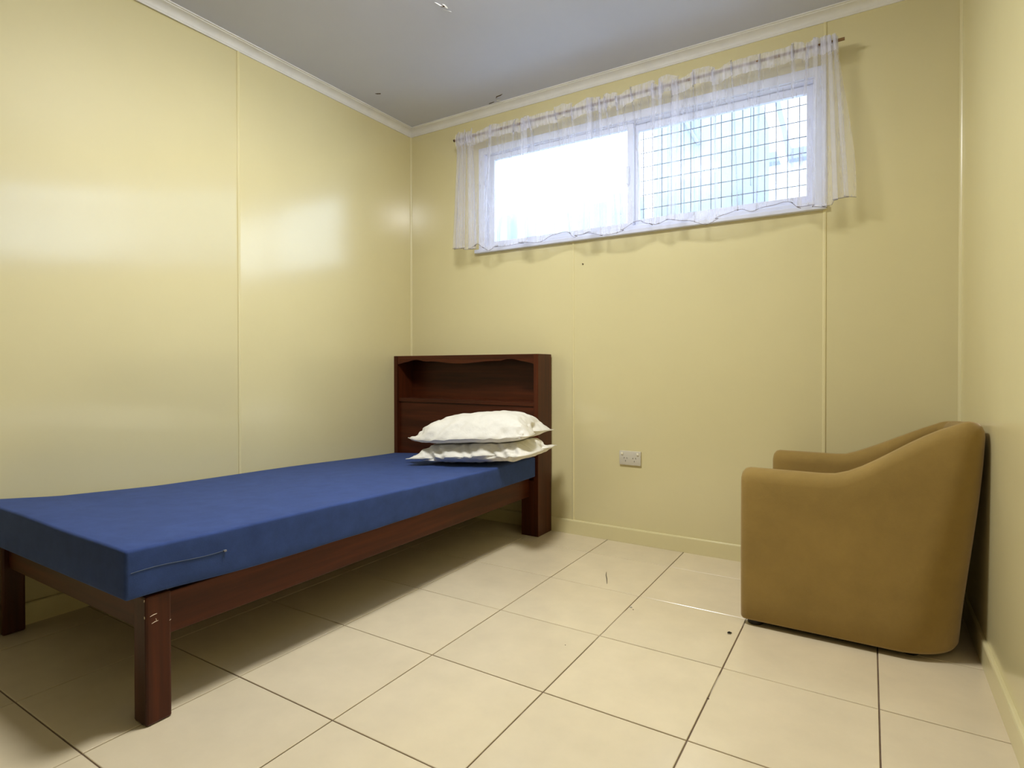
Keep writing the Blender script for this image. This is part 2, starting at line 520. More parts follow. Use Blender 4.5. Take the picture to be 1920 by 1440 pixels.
# ceiling damage
def curl(name, pts, mat, parent, w):
    """a curled lifted sliver: ribbon along pts with thickness"""
    v, f = [], []
    for i, (x, y, z) in enumerate(pts):
        for dx, dz in ((-w, 0), (w, 0), (w, -0.0012), (-w, -0.0012)):
            v.append((x + dx * 0.5, y + dx * 0.8, z + dz))
        if i:
            b = 4 * i
            for k in range(4): f.append((b - 4 + k, b - 4 + (k + 1) % 4, b + (k + 1) % 4, b + k))
    f += [(0, 1, 2, 3), tuple(len(v) - 4 + k for k in range(4))]
    return mesh_obj(name, v, f, mat, parent)
for pts, w in (([(0.990, -0.955, ZC), (0.996, -0.944, ZC - 0.003), (1.002, -0.934, ZC - 0.006)], 0.006),
               ([(1.01, -0.930, ZC), (1.013, -0.920, ZC - 0.003), (1.012, -0.910, ZC - 0.006)], 0.005),
               ([(0.990, -0.900, ZC), (1.0, -0.889, ZC - 0.003), (1.010, -0.882, ZC - 0.005)], 0.005),
               ([(0.72, -0.075, ZC), (0.735, -0.085, ZC - 0.005), (0.75, -0.082, ZC - 0.008)], 0.006)):
    curl('paint_flake', pts, M['flake'], ceiling, w)
MB().prism([(0.728, -0.098), (0.748, -0.112), (0.770, -0.113), (0.790, -0.124), (0.768, -0.120), (0.745, -0.119)], 'z', ZC - 0.0015, ZC + 0.001).build('crack', M['crack'], ceiling)
MB().prism([(0.655, -0.062), (0.690, -0.066), (0.700, -0.072), (0.665, -0.069)], 'z', ZC - 0.0015, ZC + 0.001).build('crack', M['crack'], ceiling)
MB().prism([(0.188, -0.508), (0.205, -0.500), (0.216, -0.493), (0.210, -0.488), (0.192, -0.498)], 'z', ZC - 0.002, ZC + 0.001).build('brown_mark', M['crack'], ceiling)
MB().prism([(0.995, -0.930), (1.008, -0.920), (1.004, -0.914), (0.992, -0.922)], 'z', ZC - 0.0015, ZC + 0.001).build('crack', M['crack'], ceiling)

# ------------------------------------------------------------------ window
win = structure(empty('window_1', (1.465, 0, 1.60)), 'high white-framed sliding window with two panes')
def wpart(mb, name, mat, parent=win, smooth=False):
    return mb.build(name, mat, parent, smooth)
def ring(mb, x0, x1, z0, z1, wl, wr, wb, wt, y0, y1, b=0.003):
    mb.box(x0, x0 + wl, y0, y1, z0, z1, b); mb.box(x1 - wr, x1, y0, y1, z0, z1, b)
    mb.box(x0 + wl - .001, x1 - wr + .001, y0, y1, z0, z0 + wb, b); mb.box(x0 + wl - .001, x1 - wr + .001, y0, y1, z1 - wt, z1, b)
    return mb
wpart(ring(MB(), 0.548, 2.383, 1.617, 2.224, 0.042, 0.042, 0.020, 0.042, -0.014, 0.004), 'architrave', M['white_paint'])
wpart(ring(MB(), WX0 + 0.0, WX1 - 0.0, WZ0, WZ1, 0.022, 0.020, 0.020, 0.018, 0.003, 0.099, 0.001), 'jamb', M['white_paint'])
wpart(MB().box(0.522, 2.388, -0.026, 0.004, 1.598, 1.620, 0.004), 'sill', M['white_paint'])
s1 = wpart(ring(MB(), 0.598, 1.505, 1.646, 2.176, 0.046, 0.032, 0.018, 0.026, 0.012, 0.040, 0.002), 'sash', M['white_paint'])
s2 = wpart(ring(MB(), 1.475, 2.334, 1.646, 2.176, 0.048, 0.030, 0.036, 0.036, 0.042, 0.070, 0.002), 'sash', M['white_paint'])
wpart(MB().box(0.640, 1.476, 0.024, 0.028, 1.660, 2.155), 'pane', M['glass'])
wpart(MB().box(1.520, 2.307, 0.054, 0.058, 1.678, 2.146), 'pane', M['glass'])
wpart(MB().box(1.472, 1.487, -0.004, 0.014, 1.86, 1.955, 0.003), 'latch', M['white_paint'])

# wire security mesh outside the sliding half
mesh = empty('security_mesh', (1.93, 0.12, 1.61))
tag(mesh, 'galvanised wire security mesh outside the right window pane', 'window mesh')
def mpart(mb):
    mb.build('wire', M['wire'], mesh)
x = 1.722 - 4 * 0.0497
while x < 2.40:
    mpart(MB().tube([(x, 0.12, 1.60), (x, 0.12, 2.26)], 0.0022, 6)); x += 0.0497
for k in range(9):
    z = 1.754 + 0.0741 * (k - 2)
    mpart(MB().tube([(1.505, 0.124, z), (2.40, 0.124, z)], 0.0022, 6))

# ------------------------------------------------------------------ bed frame
bed = empty('bed_frame', (0.52, -1.06, 0))
tag(bed, 'dark mahogany single bed frame with bookcase headboard and square legs', 'bed')
HY = -0.165
HB = [(0.0, 0.028), (1.012, 1.040)]
sides = []
for a, b in HB:
    sides.append(MB().box(a, b, HY, -0.013, 0.0, 0.985, 0.002).build('side_panel', M['wood_z'], bed))
MB().box(0.028, 1.012, HY + 0.004, -0.013, 0.960, 0.985, 0.002).build('top_board', M['wood_x'], bed)
MB().box(0.028, 1.012, HY + 0.012, -0.013, 0.700, 0.722, 0.002).build('shelf', M['wood_x'], bed)
MB().box(0.028, 1.012, -0.021, -0.013, 0.30, 0.960).build('back_panel', M['wood_x'], bed)
MB().box(0.028, 1.012, HY + 0.020, HY + 0.034, 0.215, 0.700, 0.001).build('front_panel', M['wood_x'], bed)
# scalloped valance under the top board
def scallop(t):
    d = 0.017 + 0.007 * math.cos((t - 0.5) * 4 * math.pi) * (1 if 0.22 < t < 0.78 else 0)
    if t <= 0.22 or t >= 0.78:
        q = (0.22 - t) / 0.22 if t <= 0.22 else (t - 0.78) / 0.22
        d = 0.017 + 0.007 * math.cos(0.28 * 4 * math.pi) + 0.018 * max(0, (q - 0.55) / 0.45) ** 1.4 - 0.010 * math.sin(min(1, q / 0.6) * math.pi)
    return d
N = 80
poly = [(0.028 + 0.984 * i / N, 0.960 - scallop(i / N)) for i in range(N + 1)] + [(1.012, 0.9605), (0.028, 0.9605)]
mb = MB()
n = len(poly)
vv = [(p[0], HY + 0.004, p[1]) for p in poly] + [(p[0], HY + 0.018, p[1]) for p in poly]
ff = [(i, (i + 1) % n, n + (i + 1) % n, n + i) for i in range(n)]
top = [(0.028 + 0.984 * i / N) for i in range(N + 1)]
vv2 = [(x, y, z) for y in (HY + 0.004, HY + 0.018) for x, z in [(t, 0.9605) for t in top]]
k0 = len(vv); vv += vv2
for s_ in (0, 1):
    for i in range(N):
        ff.append((s_ * n + i, s_ * n + i + 1, k0 + s_ * (N + 1) + i + 1, k0 + s_ * (N + 1) + i))
mesh_obj('valance', vv, ff, M['wood_x'], bed)
# back leg blocks inside the side panels
MB().box(0.936, 1.012, HY, -0.013, 0, 0.300, 0.002).build('leg', M['wood_z'], bed)
MB().box(0.028, 0.104, HY, -0.013, 0, 0.300, 0.002).build('leg', M['wood_z'], bed)
# foot legs, with chipped paint on the near one
near_leg = MB().box(0.936, 1.000, -2.122, -2.058, 0, 0.330, 0.006).build('leg', M['wood_z'], bed)
MB().box(0.016, 0.056, -2.122, -2.058, 0, 0.330, 0.006).build('leg', M['wood_z'], bed)
def chip(p0, p1, r):
    MB().tube([p0, ((p0[0] + p1[0]) / 2 + 0.0002, (p0[1] + p1[1]) / 2, (p0[2] + p1[2]) / 2 + 0.001), p1], [r * 0.5, r, r * 0.4], 5).build('paint_chip', M['scratch'], near_leg)
chip((1.0002, -2.112, 0.279), (1.0002, -2.095, 0.282), 0.0011)
chip((1.0002, -2.108, 0.260), (1.0002, -2.092, 0.263), 0.0011)
chip((1.0002, -2.098, 0.270), (1.0002, -2.096, 0.262), 0.0007)
chip((1.0002, -2.064, 0.252), (1.0002, -2.060, 0.254), 0.0010)
chip((0.9935, -2.1222, 0.282), (0.9945, -2.1222, 0.275), 0.0013)
chip((0.9940, -2.1222, 0.324), (0.9930, -2.1222, 0.317), 0.0011)
# rails
MB().box(0.962, 0.986, -2.058, HY, 0.212, 0.322, 0.003).build('side_rail', M['wood_y'], bed)
MB().box(0.020, 0.044, -2.058, HY, 0.212, 0.322, 0.003).build('side_rail', M['wood_y'], bed)
MB().box(0.056, 0.936, -2.104, -2.080, 0.228, 0.326, 0.003).build('foot_rail', M['wood_x'], bed)
for k in range(12):
    y = -2.0 + k * 0.155
    MB().box(0.0445, 0.9615, y, y + 0.07, 0.296, 0.316).build('slat', M['slat'], bed)

# ------------------------------------------------------------------ mattress (soft foam block with a few dips)
def ss(t):
    t = max(0, min(1, t)); return t * t * (3 - 2 * t)
def lerp_tab(tab, y):
    for (a, za), (b, zb) in zip(tab, tab[1:]):
        if y <= b: 
            t = max(0, min(1, (y - a) / (b - a)))
            return za + (zb - za) * t
    return tab[-1][1]
LEFT = [(-2.17, 0.468), (-1.95, 0.440), (-1.60, 0.419), (-1.20, 0.407), (-0.80, 0.396), (-0.166, 0.378)]
RIGHT = [(-2.17, 0.463), (-1.60, 0.452), (-1.0, 0.438), (-0.60, 0.428), (-0.166, 0.430)]
def z_top(x, y):
    t = max(0, min(1, x / 1.02))
    return lerp_tab(LEFT, y) * (1 - t) + lerp_tab(RIGHT, y) * t
def z_bot(y):
    return 0.3245 + 0.013 * ss((-1.75 - y) / 0.4)
def rounded_box(nx, ny, nz, x0, x1, y0, y1, z0, z1, r):
    """surface grid of a box with rounded edges"""
    vid, v, f = {}, [], []
    def ax(n, a, b):
        core = [a + r + (b - a - 2 * r) * i / n for i in range(n + 1)]
        return [a, a + r * 0.3, a + r * 0.65] + core + [b - r * 0.65, b - r * 0.3, b]
    X, Y, Z = ax(nx, x0, x1), ax(ny, y0, y1), ax(nz, z0, z1)
    def vert(i, j, k):
        if (i, j, k) not in vid:
            p = Vector((X[i], Y[j], Z[k]))
            q = Vector((min(max(p.x, x0 + r), x1 - r), min(max(p.y, y0 + r), y1 - r), min(max(p.z, z0 + r), z1 - r)))
            d = p - q
            if d.length > 1e-9:
                m = max(abs(d.x), abs(d.y), abs(d.z))
                p = q + d.normalized() * m if d.length > 0 else q
            vid[i, j, k] = len(v); v.append(p)
        return vid[i, j, k]
    a, b, c = len(X) - 1, len(Y) - 1, len(Z) - 1
    for i in range(a):
        for j in range(b):
            for k in (0, c): f.append((vert(i, j, k), vert(i + 1, j, k), vert(i + 1, j + 1, k), vert(i, j + 1, k)))
    for i in range(a):
        for k in range(c):
            for j in (0, b): f.append((vert(i, j, k), vert(i + 1, j, k), vert(i + 1, j, k + 1), vert(i, j, k + 1)))
    for j in range(b):
        for k in range(c):
            for i in (0, a): f.append((vert(i, j, k), vert(i, j + 1, k), vert(i, j + 1, k + 1), vert(i, j, k + 1)))
    return v, f
def mat_edge(y):            # the right side bows out slightly towards the headboard
    return 1.008 + 0.022 * ss((y + 2.15) / 0.8)
v, f = rounded_box(22, 44, 5, 0, 1, -2.172, -0.168, 0, 1, 0.010)
H = 0.13
v2, f2 = rounded_box(22, 44, 5, 0.0, 1.0, -2.172, -0.168, 0.0, H, 0.009)
out = []
for p in v2:
    x = 0.006 + p.x * (mat_edge(p.y) - 0.006)
    zb, zt = z_bot(p.y), z_top(x, p.y)
    bulge = 0.0
    z = zb + (p.z / H) * (zt - zb) + bulge
    if p.z > H - 0.012:
        z += 0.0018 * math.sin(5.3 * p.y + 3 * x) + 0.0012 * math.sin(11 * x + 4 * p.y)
    if p.x > 0.98: x += 0.002 * math.sin(9 * p.y) + 0.0015 * math.sin(23 * p.y + 2)
    out.append((x, p.y, z))
mattress = mesh_obj('mattress', out, f2, M['mattress'], None, True, 80)
tag(mattress, 'thin navy blue foam mattress on the mahogany bed', 'mattress')
zp = [(1.0095 + 0.0008 * ss((y + 2.15) / 0.3) + 0.0006, y, 0.402 + 0.004 * math.sin(20 * y)) for y in [-2.16 + 0.02 * i for i in range(13)]]
zp = [(mat_edge(y) + 0.002 * math.sin(9 * y) + 0.0015 * math.sin(23 * y + 2) + 0.0005, y, z) for _, y, z in zp]
zo = MB().tube(zp, 0.0010, 6).build('zipper', M['zip'], mattress)
e = zp[-1]
MB().box(e[0] - 0.001, e[0] + 0.005, e[1] - 0.006, e[1] + 0.002, e[2] - 0.003, e[2] + 0.002, 0.0008).build('zip_pull', M['zip_pull'], zo)

# ------------------------------------------------------------------ pillows: two sewn cloth bags, blown up and settled on the bed
PNX, PNY, PFRAMES = 48, 32, 90
def collider(v, f, thick, friction):
    o = mesh_obj('collider', v, f, None)
    o.modifiers.new('collide', 'COLLISION')
    o.collision.thickness_outer = thick
    o.collision.cloth_friction = friction
    return o
def pillow_bag(LX_, LY_, cx, cy, cz, rot, seed):
    rnd = random.Random(seed)
    v, idx, f = [], {}, []
    c, s_ = math.cos(rot), math.sin(rot)
    for s in (0, 1):
        for j in range(PNY + 1):
            for i in range(PNX + 1):
                rim = i in (0, PNX) or j in (0, PNY)
                if s == 1 and rim:
                    idx[s, i, j] = idx[0, i, j]; continue
                x, y = (i / PNX - .5) * LX_, (j / PNY - .5) * LY_
                z = 0 if rim else (.006 if s == 0 else -.006)
                z += rnd.uniform(-.002, .002)
                idx[s, i, j] = len(v)
                v.append((cx + c * x - s_ * y, cy + s_ * x + c * y, cz + z))
        for j in range(PNY):
            for i in range(PNX):
                q = (idx[s, i, j], idx[s, i + 1, j], idx[s, i + 1, j + 1], idx[s, i, j + 1])
                f.append(q if s == 0 else q[::-1])
    rim = [idx[0, i, 0] for i in range(PNX + 1)] + [idx[0, PNX, j] for j in range(1, PNY + 1)] + [idx[0, i, PNY] for i in range(PNX - 1, -1, -1)] + [idx[0, 0, j] for j in range(PNY - 1, -1, -1)]
    return v, f, rim
def settle(v, f):
    """cloth simulation of one bag; returns the settled points"""
    me = bpy.data.meshes.new('bag'); me.from_pydata(v, [], f); me.update()
    o = bpy.data.objects.new('bag', me); COL.objects.link(o)
    m = o.modifiers.new('cloth', 'CLOTH'); s = m.settings
    s.quality = 8; s.mass = 0.001
    s.tension_stiffness = 40; s.compression_stiffness = 12; s.shear_stiffness = 8; s.bending_stiffness = 0.03
    s.tension_damping = 8; s.compression_damping = 8; s.shear_damping = 8; s.bending_damping = 1; s.air_damping = 2
    s.use_pressure = True; s.uniform_pressure_force = 1.2
    k = m.collision_settings; k.distance_min = 0.003; k.collision_quality = 4; k.friction = 15
    m.point_cache.frame_end = PFRAMES + 10
    for fr in range(1, PFRAMES + 1): scene.frame_set(fr)
    ev = o.evaluated_get(bpy.context.evaluated_depsgraph_get()).to_mesh()
    p = np.array([q.co[:] for q in ev.vertices])
    bpy.data.objects.remove(o)
    scene.frame_set(1)
    q = np.array(v)
    ok = np.isfinite(p).all() and 0.08 < np.ptp(p[:, 2]) < 0.4 and abs(p.mean(0) - q.mean(0)).max() < 0.3
    if not ok:                                   # plain cushion shape if the cloth solver misbehaves
        c = q.mean(0); d = q - c
        a, b = np.abs(d[:, 0]) / np.abs(d[:, 0]).max(), np.abs(d[:, 1]) / np.abs(d[:, 1]).max()
        p = q.copy(); p[:, 2] = c[2] + np.sign(d[:, 2]) * 0.11 * np.clip(1 - a ** 3, 0, 1) ** .6 * np.clip(1 - b ** 3, 0, 1) ** .6
    return p
def flatten(p, rim, up, down, zb, tilt, lift):
    """weight of the fill: the bag sags to a flatter underside and leans along its length"""
    p = p.copy()
    x, y = p[:, 0] - .83, p[:, 1] + .43
    A_ = np.c_[np.ones(len(rim)), x[rim], y[rim]]
    c = np.linalg.lstsq(A_, p[rim, 2], rcond=None)[0]
    zr = p[:, 2] - (c[0] + c[1] * x + c[2] * y)
    z = np.where(zr > 0, up * zr, down * zr) + tilt * x
    p[:, 2] = z - z.min() + zb
    p[:, 0] = .49 + (p[:, 0] - .49) * 1.07
    p[:, 2] += np.clip(p[:, 0] - .75, 0, 1) * lift
    return p
def finish_pillow(p, f, rim, label):
    o = mesh_obj('pillow', p.tolist(), f, M['pillow'], None, True)
    sd = o.modifiers.new('smooth', 'SUBSURF'); sd.levels = 1; sd.render_levels = 1
    MB().tube([p[i] for i in rim], 0.0016, 5, False).build('seam', M['pillow'], o, True, 80)
    return tag(o, label, 'pillow', 'pillows stacked at the head of the bed')
bx = MB().box(-.2, 1.02, -2.1, -.1, .2, .415); c1 = collider(bx.v, bx.f, .003, 20)
bx = MB().box(-.1, 1.04, -.165, 0, .2, 1.0); c2 = collider(bx.v, bx.f, .003, 20)
v, f, rim = pillow_bag(.72, .46, .835, -.43, .52, math.radians(5), 1)
lower_raw = settle(v, f)
c3 = collider(lower_raw.tolist(), f, .004, 15)
v, f, rim = pillow_bag(.70, .47, .825, -.425, lower_raw[:, 2].max() + .10, math.radians(6), 2)
upper_raw = settle(v, f)
for c in (c1, c2, c3): bpy.data.objects.remove(c)
low, upp = flatten(lower_raw, rim, .72, .42, .4195, .05, .06), flatten(upper_raw, rim, 1.02, .35, .5125, .085, 0)
nb = (PNX + 1) * (PNY + 1)
under = np.vstack([upp[nb:], upp[rim]])                     # underside of the top pillow
dist = (low[:, None, 0] - under[None, :, 0]) ** 2 + (low[:, None, 1] - under[None, :, 1]) ** 2
near = dist.argmin(1)
inside = dist.min(1) < 0.02 ** 2
low[:, 2] = np.where(inside, np.minimum(low[:, 2], under[near, 2] - 0.004), low[:, 2])
def creases(p, amp, slant, wl, seed):
    rg = random.Random(seed)
    ph = [rg.uniform(0, 6.28) for _ in range(4)]
    x, y, z = p[:, 0], p[:, 1], p[:, 2]
    u = x + slant * (z - z.min()) + 0.25 * (y + .6) + 0.012 * np.sin(17 * x + ph[0])
    w = np.abs(np.sin(np.pi * u / wl + ph[1])) ** 1.5 * (0.55 + 0.45 * np.sin(2 * np.pi * u / (wl * 3.3) + ph[2]))
    front = np.clip((-.47 - y) / .10, 0, 1) * np.clip((y + .665) / .03, 0, 1)
    zt = z.min() + 0.75 * (z.max() - z.min())
    q = p.copy()
    q[:, 1] += amp * w * front
    q[:, 2] -= 0.5 * amp * w * front * (z > z.min() + 0.02)
    return q
low, upp = creases(low, .024, 1.1, .065, 5), creases(upp, .016, -1.0, .095, 8)
finish_pillow(low, f, rim, 'flatter white pillow lying directly on the blue mattress')
finish_pillow(upp, f, rim, 'plump white pillow on top of the other pillow')

# ------------------------------------------------------------------ armchair (tub chair, back to the right wall)
chair = empty('armchair', (2.49, -0.39, 0))
tag(chair, 'tan suede tub armchair with its back to the right wall', 'armchair')
YN, YF, XF = -0.708, -0.075, 2.157          # near side, far side, front
YM = (YN + YF) / 2
def tub_path(n_side, n_arc, xr, r):
    """outer plan, near front -> around the back -> far front: (x, y, nx, ny) with inward normal"""
    pts = []
    xs_ = xr - r
    for i in range(n_side):
        t = i / n_side
        pts.append((XF + (xs_ - XF) * t, YN, 0, 1))
    for i in range(n_arc):
        a = math.pi / 2 * i / n_arc
        pts.append((xs_ + r * math.sin(a), YN + r - r * math.cos(a), -math.sin(a), math.cos(a)))
    m = n_arc
    for i in range(m):
        t = i / m
        pts.append((xr, YN + r + (YF - YN - 2 * r) * t, -1, 0))
    for i in range(n_arc):
        a = math.pi / 2 * i / n_arc
        pts.append((xs_ + r * math.cos(a), YF - r + r * math.sin(a), -math.cos(a), -math.sin(a)))
    for i in range(n_side + 1):
        t = i / n_side
        pts.append((xs_ + (XF - xs_) * t, YF, 0, -1))
    return pts
RB, RT = 0.18, 0.07
base_path = tub_path(16, 12, 2.792, RB)
top_path = tub_path(16, 12, 2.846, RT)
def crest(x, y):
    t = max(0, min(1, (y - YN) / (YF - YN)))
    return 0.553 + 0.195 * ss((x - 2.44) / 0.39) - 0.045 * t * ss((x - 2.5) / 0.25)
TH = 0.105
v, rows = [], []
NP = len(base_path)
for i in range(NP):
    bx, by, nx, ny = base_path[i]
    tx, ty, mx_, my_ = top_path[i]
    h = crest(tx, ty) 
    # rounding of the arm fronts: pull the section in at both ends
    dist = min(i, NP - 1 - i)
    prof = []
    th = TH - 0.045 * ss((tx - 2.62) / 0.18)
    zb = 0.018
    rr = 0.045
    def outer(z, inset=0.0):
        t = ss(z / 0.75) * 0.55 + 0.45 * z / 0.75
        x, y = bx + (tx - bx) * t, by + (ty - by) * t
        ax_, ay_ = nx + (mx_ - nx) * t, ny + (my_ - ny) * t
        l = math.hypot(ax_, ay_) or 1
        bul = 0.004 * math.sin(math.pi * min(1, z / h))
        return x + ax_ / l * (inset - bul), y + ay_ / l * (inset - bul), z
    prof.append(outer(zb, 0.020)); prof.append(outer(zb + 0.004, 0.006)); prof.append(outer(zb + 0.016, 0.0))
    for k in range(1, 9):
        prof.append(outer(zb + 0.016 + (h - rr - zb - 0.016) * k / 8))
    for k in range(1, 8):
        a = math.pi * k / 8
        prof.append(outer(h - rr + rr * math.sin(a), th / 2 - th / 2 * math.cos(a)))
    for k in range(0, 4):
        prof.append(outer(h - rr - (h - rr - 0.30) * k / 3, th + (TH + 0.012 - th) * k / 3))
    rows.append(prof)
def skew(p):
    # the far arm stands a little shorter
    t = max(0, min(1, (p[1] - YN) / (YF - YN))); q = max(0, min(1, (p[0] - XF) / 0.5))
    return (p[0] + 0.042 * t * (1 - q), p[1], p[2])
# closed rounded arm fronts
def squeeze(prof, k, dx):
    cx = sum(p[0] for p in prof) / len(prof)
    cy = (prof[3][1] + prof[-3][1]) / 2
    zt, zb_ = max(p[2] for p in prof), min(p[2] for p in prof)
    o = []
    for p in prof:
        y = cy + (p[1] - cy) * (1 - k / (TH / 2))
        z = p[2]
        z = min(z, zt - k) if z > zt - 0.1 else max(z, zb_ + k * 0.6)
        if p[2] > zt - rr: z = p[2] - k * (p[2] - (zt - rr)) / rr
        o.append((p[0] + dx, y, z))
    return o
R0 = 0.026
front_near = [squeeze(rows[0], R0 * (1 - math.cos(a)), -R0 * math.sin(a) + R0 - 0.0) for a in (math.pi / 2, math.pi / 3, math.pi / 6)]
front_far = [squeeze(rows[-1], R0 * (1 - math.cos(a)), -R0 * math.sin(a) + R0) for a in (math.pi / 6, math.pi / 3, math.pi / 2)]
rows[0] = [(p[0] + R0, p[1], p[2]) for p in rows[0]]
rows[-1] = [(p[0] + R0, p[1], p[2]) for p in rows[-1]]
allrows = front_near + rows + front_far
n = len(allrows[0])
vv = [skew(p) for r in allrows for p in r]
ff = []
for i in range(len(allrows) - 1):
    for k in range(n - 1):
        ff.append((i * n + k, (i + 1) * n + k, (i + 1) * n + k + 1, i * n + k + 1))
ff.append(tuple(range(n))); ff.append(tuple((len(allrows) - 1) * n + k for k in range(n)))
shell = mesh_obj('shell', vv, ff, M['suede'], chair, True, 60)
# seat base and cushion
apr, fa = rounded_box(6, 8, 4, XF + 0.016, 2.70, YN + TH * 0.6, YF - TH * 0.6, 0.022, 0.305, 0.012)
mesh_obj('seat_base', [skew(p) for p in apr], fa, M['suede'], chair, True, 60)
cu, fc = rounded_box(10, 10, 4, XF + 0.010, 2.715, YN + TH + 0.003, YF - TH - 0.003, 0.306, 0.425, 0.035)
cu = [(p.x, p.y, p.z + (0.018 * math.sin(math.pi * (p.x - XF) / 0.56) * math.sin(math.pi * (p.y - YN) / (YF - YN)) if p.z > 0.38 else 0)) for p in cu]
mesh_obj('seat_cushion', [skew(p) for p in cu], fc, M['suede'], chair, True, 60)
MB().prism([(2.20, YN + 0.03), (2.62, YN + 0.03), (2.73, YN + 0.10), (2.765, YN + 0.2), (2.765, YF - 0.2), (2.73, YF - 0.10), (2.62, YF - 0.03), (2.20, YF - 0.03)], 'z', 0.010, 0.024).build('base_cloth', M['dark_base'], chair)
for x, y in ((2.205, YN + 0.045), (2.205, YF - 0.045), (2.66, YN + 0.075), (2.66, YF - 0.075)):
    MB().lathe([(0.0, 0.0), (0.024, 0.0), (0.026, 0.003), (0.028, 0.020), (0.0, 0.020)], x, y, 16).build('foot', M['dark_foot'], chair, True, 40)
for y in (-0.53, -0.39, -0.25):
    MB().lathe([(0.0, -0.004), (0.008, -0.003), (0.011, 0.0), (0.008, 0.003), (0.0, 0.004)], 0, 0, 14).build('tuft_button', M['suede'], chair, True)
    o = bpy.context.scene.collection.objects[-1]
    o.matrix_parent_inverse = Matrix.Identity(4)
    o.location = Vector((2.842 - 0.085, y, 0.655)) - chair.location
    o.rotation_euler = (0, math.pi / 2, 0)

# ------------------------------------------------------------------ curtain rod and sheer curtain
RY, RZ, RX0, RX1 = -0.100, 2.270, 0.428, 2.456
rod = empty('curtain_rod', (1.44, 0, 2.27))
tag(rod, 'thin brown wooden curtain rod above the window', 'curtain rod')
MB().tube([(RX0 + 0.004, RY, RZ), (1.0, RY, RZ - 0.001), (1.45, RY, RZ - 0.003), (2.0, RY, RZ - 0.001), (RX1, RY, RZ)], 0.0065, 10).build('dowel', M['rod'], rod, True, 40)
MB().tube([(RX0, RY, RZ), (RX0 + 0.006, RY, RZ)], 0.0075, 10).build('end_cap', M['rod_end'], rod)
for x in (0.50, 1.45, 2.425):
    MB().box(x - 0.006, x + 0.006, RY - 0.004, 0.0, RZ - 0.014, RZ - 0.0085, 0.001).box(x - 0.008, x + 0.008, -0.004, 0.0, RZ - 0.04, RZ + 0.012, 0.001).build('bracket', M['trim_paint'], rod)

# folds: (x at the top, x at the hem, half-width at top, half-width at hem)
FOLDS = [(0.470, 0.450, .010, .022), (0.492, 0.485, .010, .018), (0.515, 0.522, .010, .020), (0.540, 0.565, .010, .018), (0.565, 0.610, .009, .014),
         (0.700, 0.66, .006, .006),
         (0.867, 0.743, .008, .020), (0.905, 0.905, .006, .012), (0.925, 0.940, .012, .024), (0.950, 1.035, .007, .004),
         (1.113, 1.205, .004, .006), (1.21, 1.245, .004, .003), (1.316, 1.312, .017, .028), (1.368, 1.380, .006, .006), (1.395, 1.470, .005, .004), (1.462, 1.500, .004, .005),
         (1.537, 1.600, .005, .004), (1.650, 1.640, .008, .006), (1.686, 1.680, .010, .007), (1.758, 1.742, .016, .020), (1.84, 1.85, .005, .004),
         (1.932, 1.950, .006, .005), (2.010, 2.045, .004, .004), (2.13, 2.12, .005, .004), (2.262, 2.262, .006, .005), (2.320, 2.290, .006, .006),
         (2.350, 2.345, .010, .006), (2.378, 2.385, .010, .010), (2.400, 2.425, .008, .010), (2.418, 2.465, .007, .009)]
CX0T, CX0B, CX1T, CX1B = 0.450, 0.437, 2.432, 2.500
Z_TOP, Z_HEM = 2.294, 1.604
crng = random.Random(3)
NV = 40
nodes_u = [0.0]
SUB = 8
rowsv = []
hem_w = [crng.uniform(0, 6.28) for _ in range(8)]
for j in range(NV + 1):
    s = j / NV                                   # 0 top of ruffle, 1 hem
    pts = []                                     # (x, y) control polyline of this row
    x0 = CX0T + (CX0B - CX0T) * ss(s * 1.1)
    pts.append((x0, 0.0))
    for q, (xt, xb, wt, wb) in enumerate(FOLDS):
        t = s ** 0.9
        cxx = xt + (xb - xt) * t
        w = wt + (wb - wt) * t
        d = (0.0035 + 0.006 * s) * (2.0 if q < 5 or q > 25 else 1.0)
        pts.append((cxx + w, -d)); pts.append((cxx - w, 0.0)) ; 
        pts[-1] = (cxx - w, d * 0.4)
        if q % 2: 
            pts[-2], pts[-1] = (cxx + w, d), (cxx - w, -d * 0.4)
    pts.append((CX1T + (CX1B - CX1T) * ss(s * 1.05) ** 0.8, 0.0))
    # smooth sampling (Catmull-Rom) between control points
    line = []
    for i in range(len(pts) - 1):
        p0, p1, p2, p3 = pts[max(i - 1, 0)], pts[i], pts[i + 1], pts[min(i + 2, len(pts) - 1)]
        for k in range(SUB):
            t = k / SUB
            tt = t * t * (3 - 2 * t)
            line.append((p1[0] + (p2[0] - p1[0]) * t, p1[1] + (p2[1] - p1[1]) * tt))
    line.append(pts[-1])
    rowsv.append(line)
NU = len(rowsv[0])
def hemz(u):
    x = u
    return 0.014 * math.sin(9 * x + hem_w[0]) + 0.011 * math.sin(21 * x + hem_w[1]) + 0.004 * math.sin(47 * x + hem_w[2])
verts, faces = [], []
ruf = [crng.uniform(-1, 1) for _ in range(NU)]
ruf2 = [sum(ruf[max(0, i - 2):i + 3]) / 2.4 for i in range(NU)]
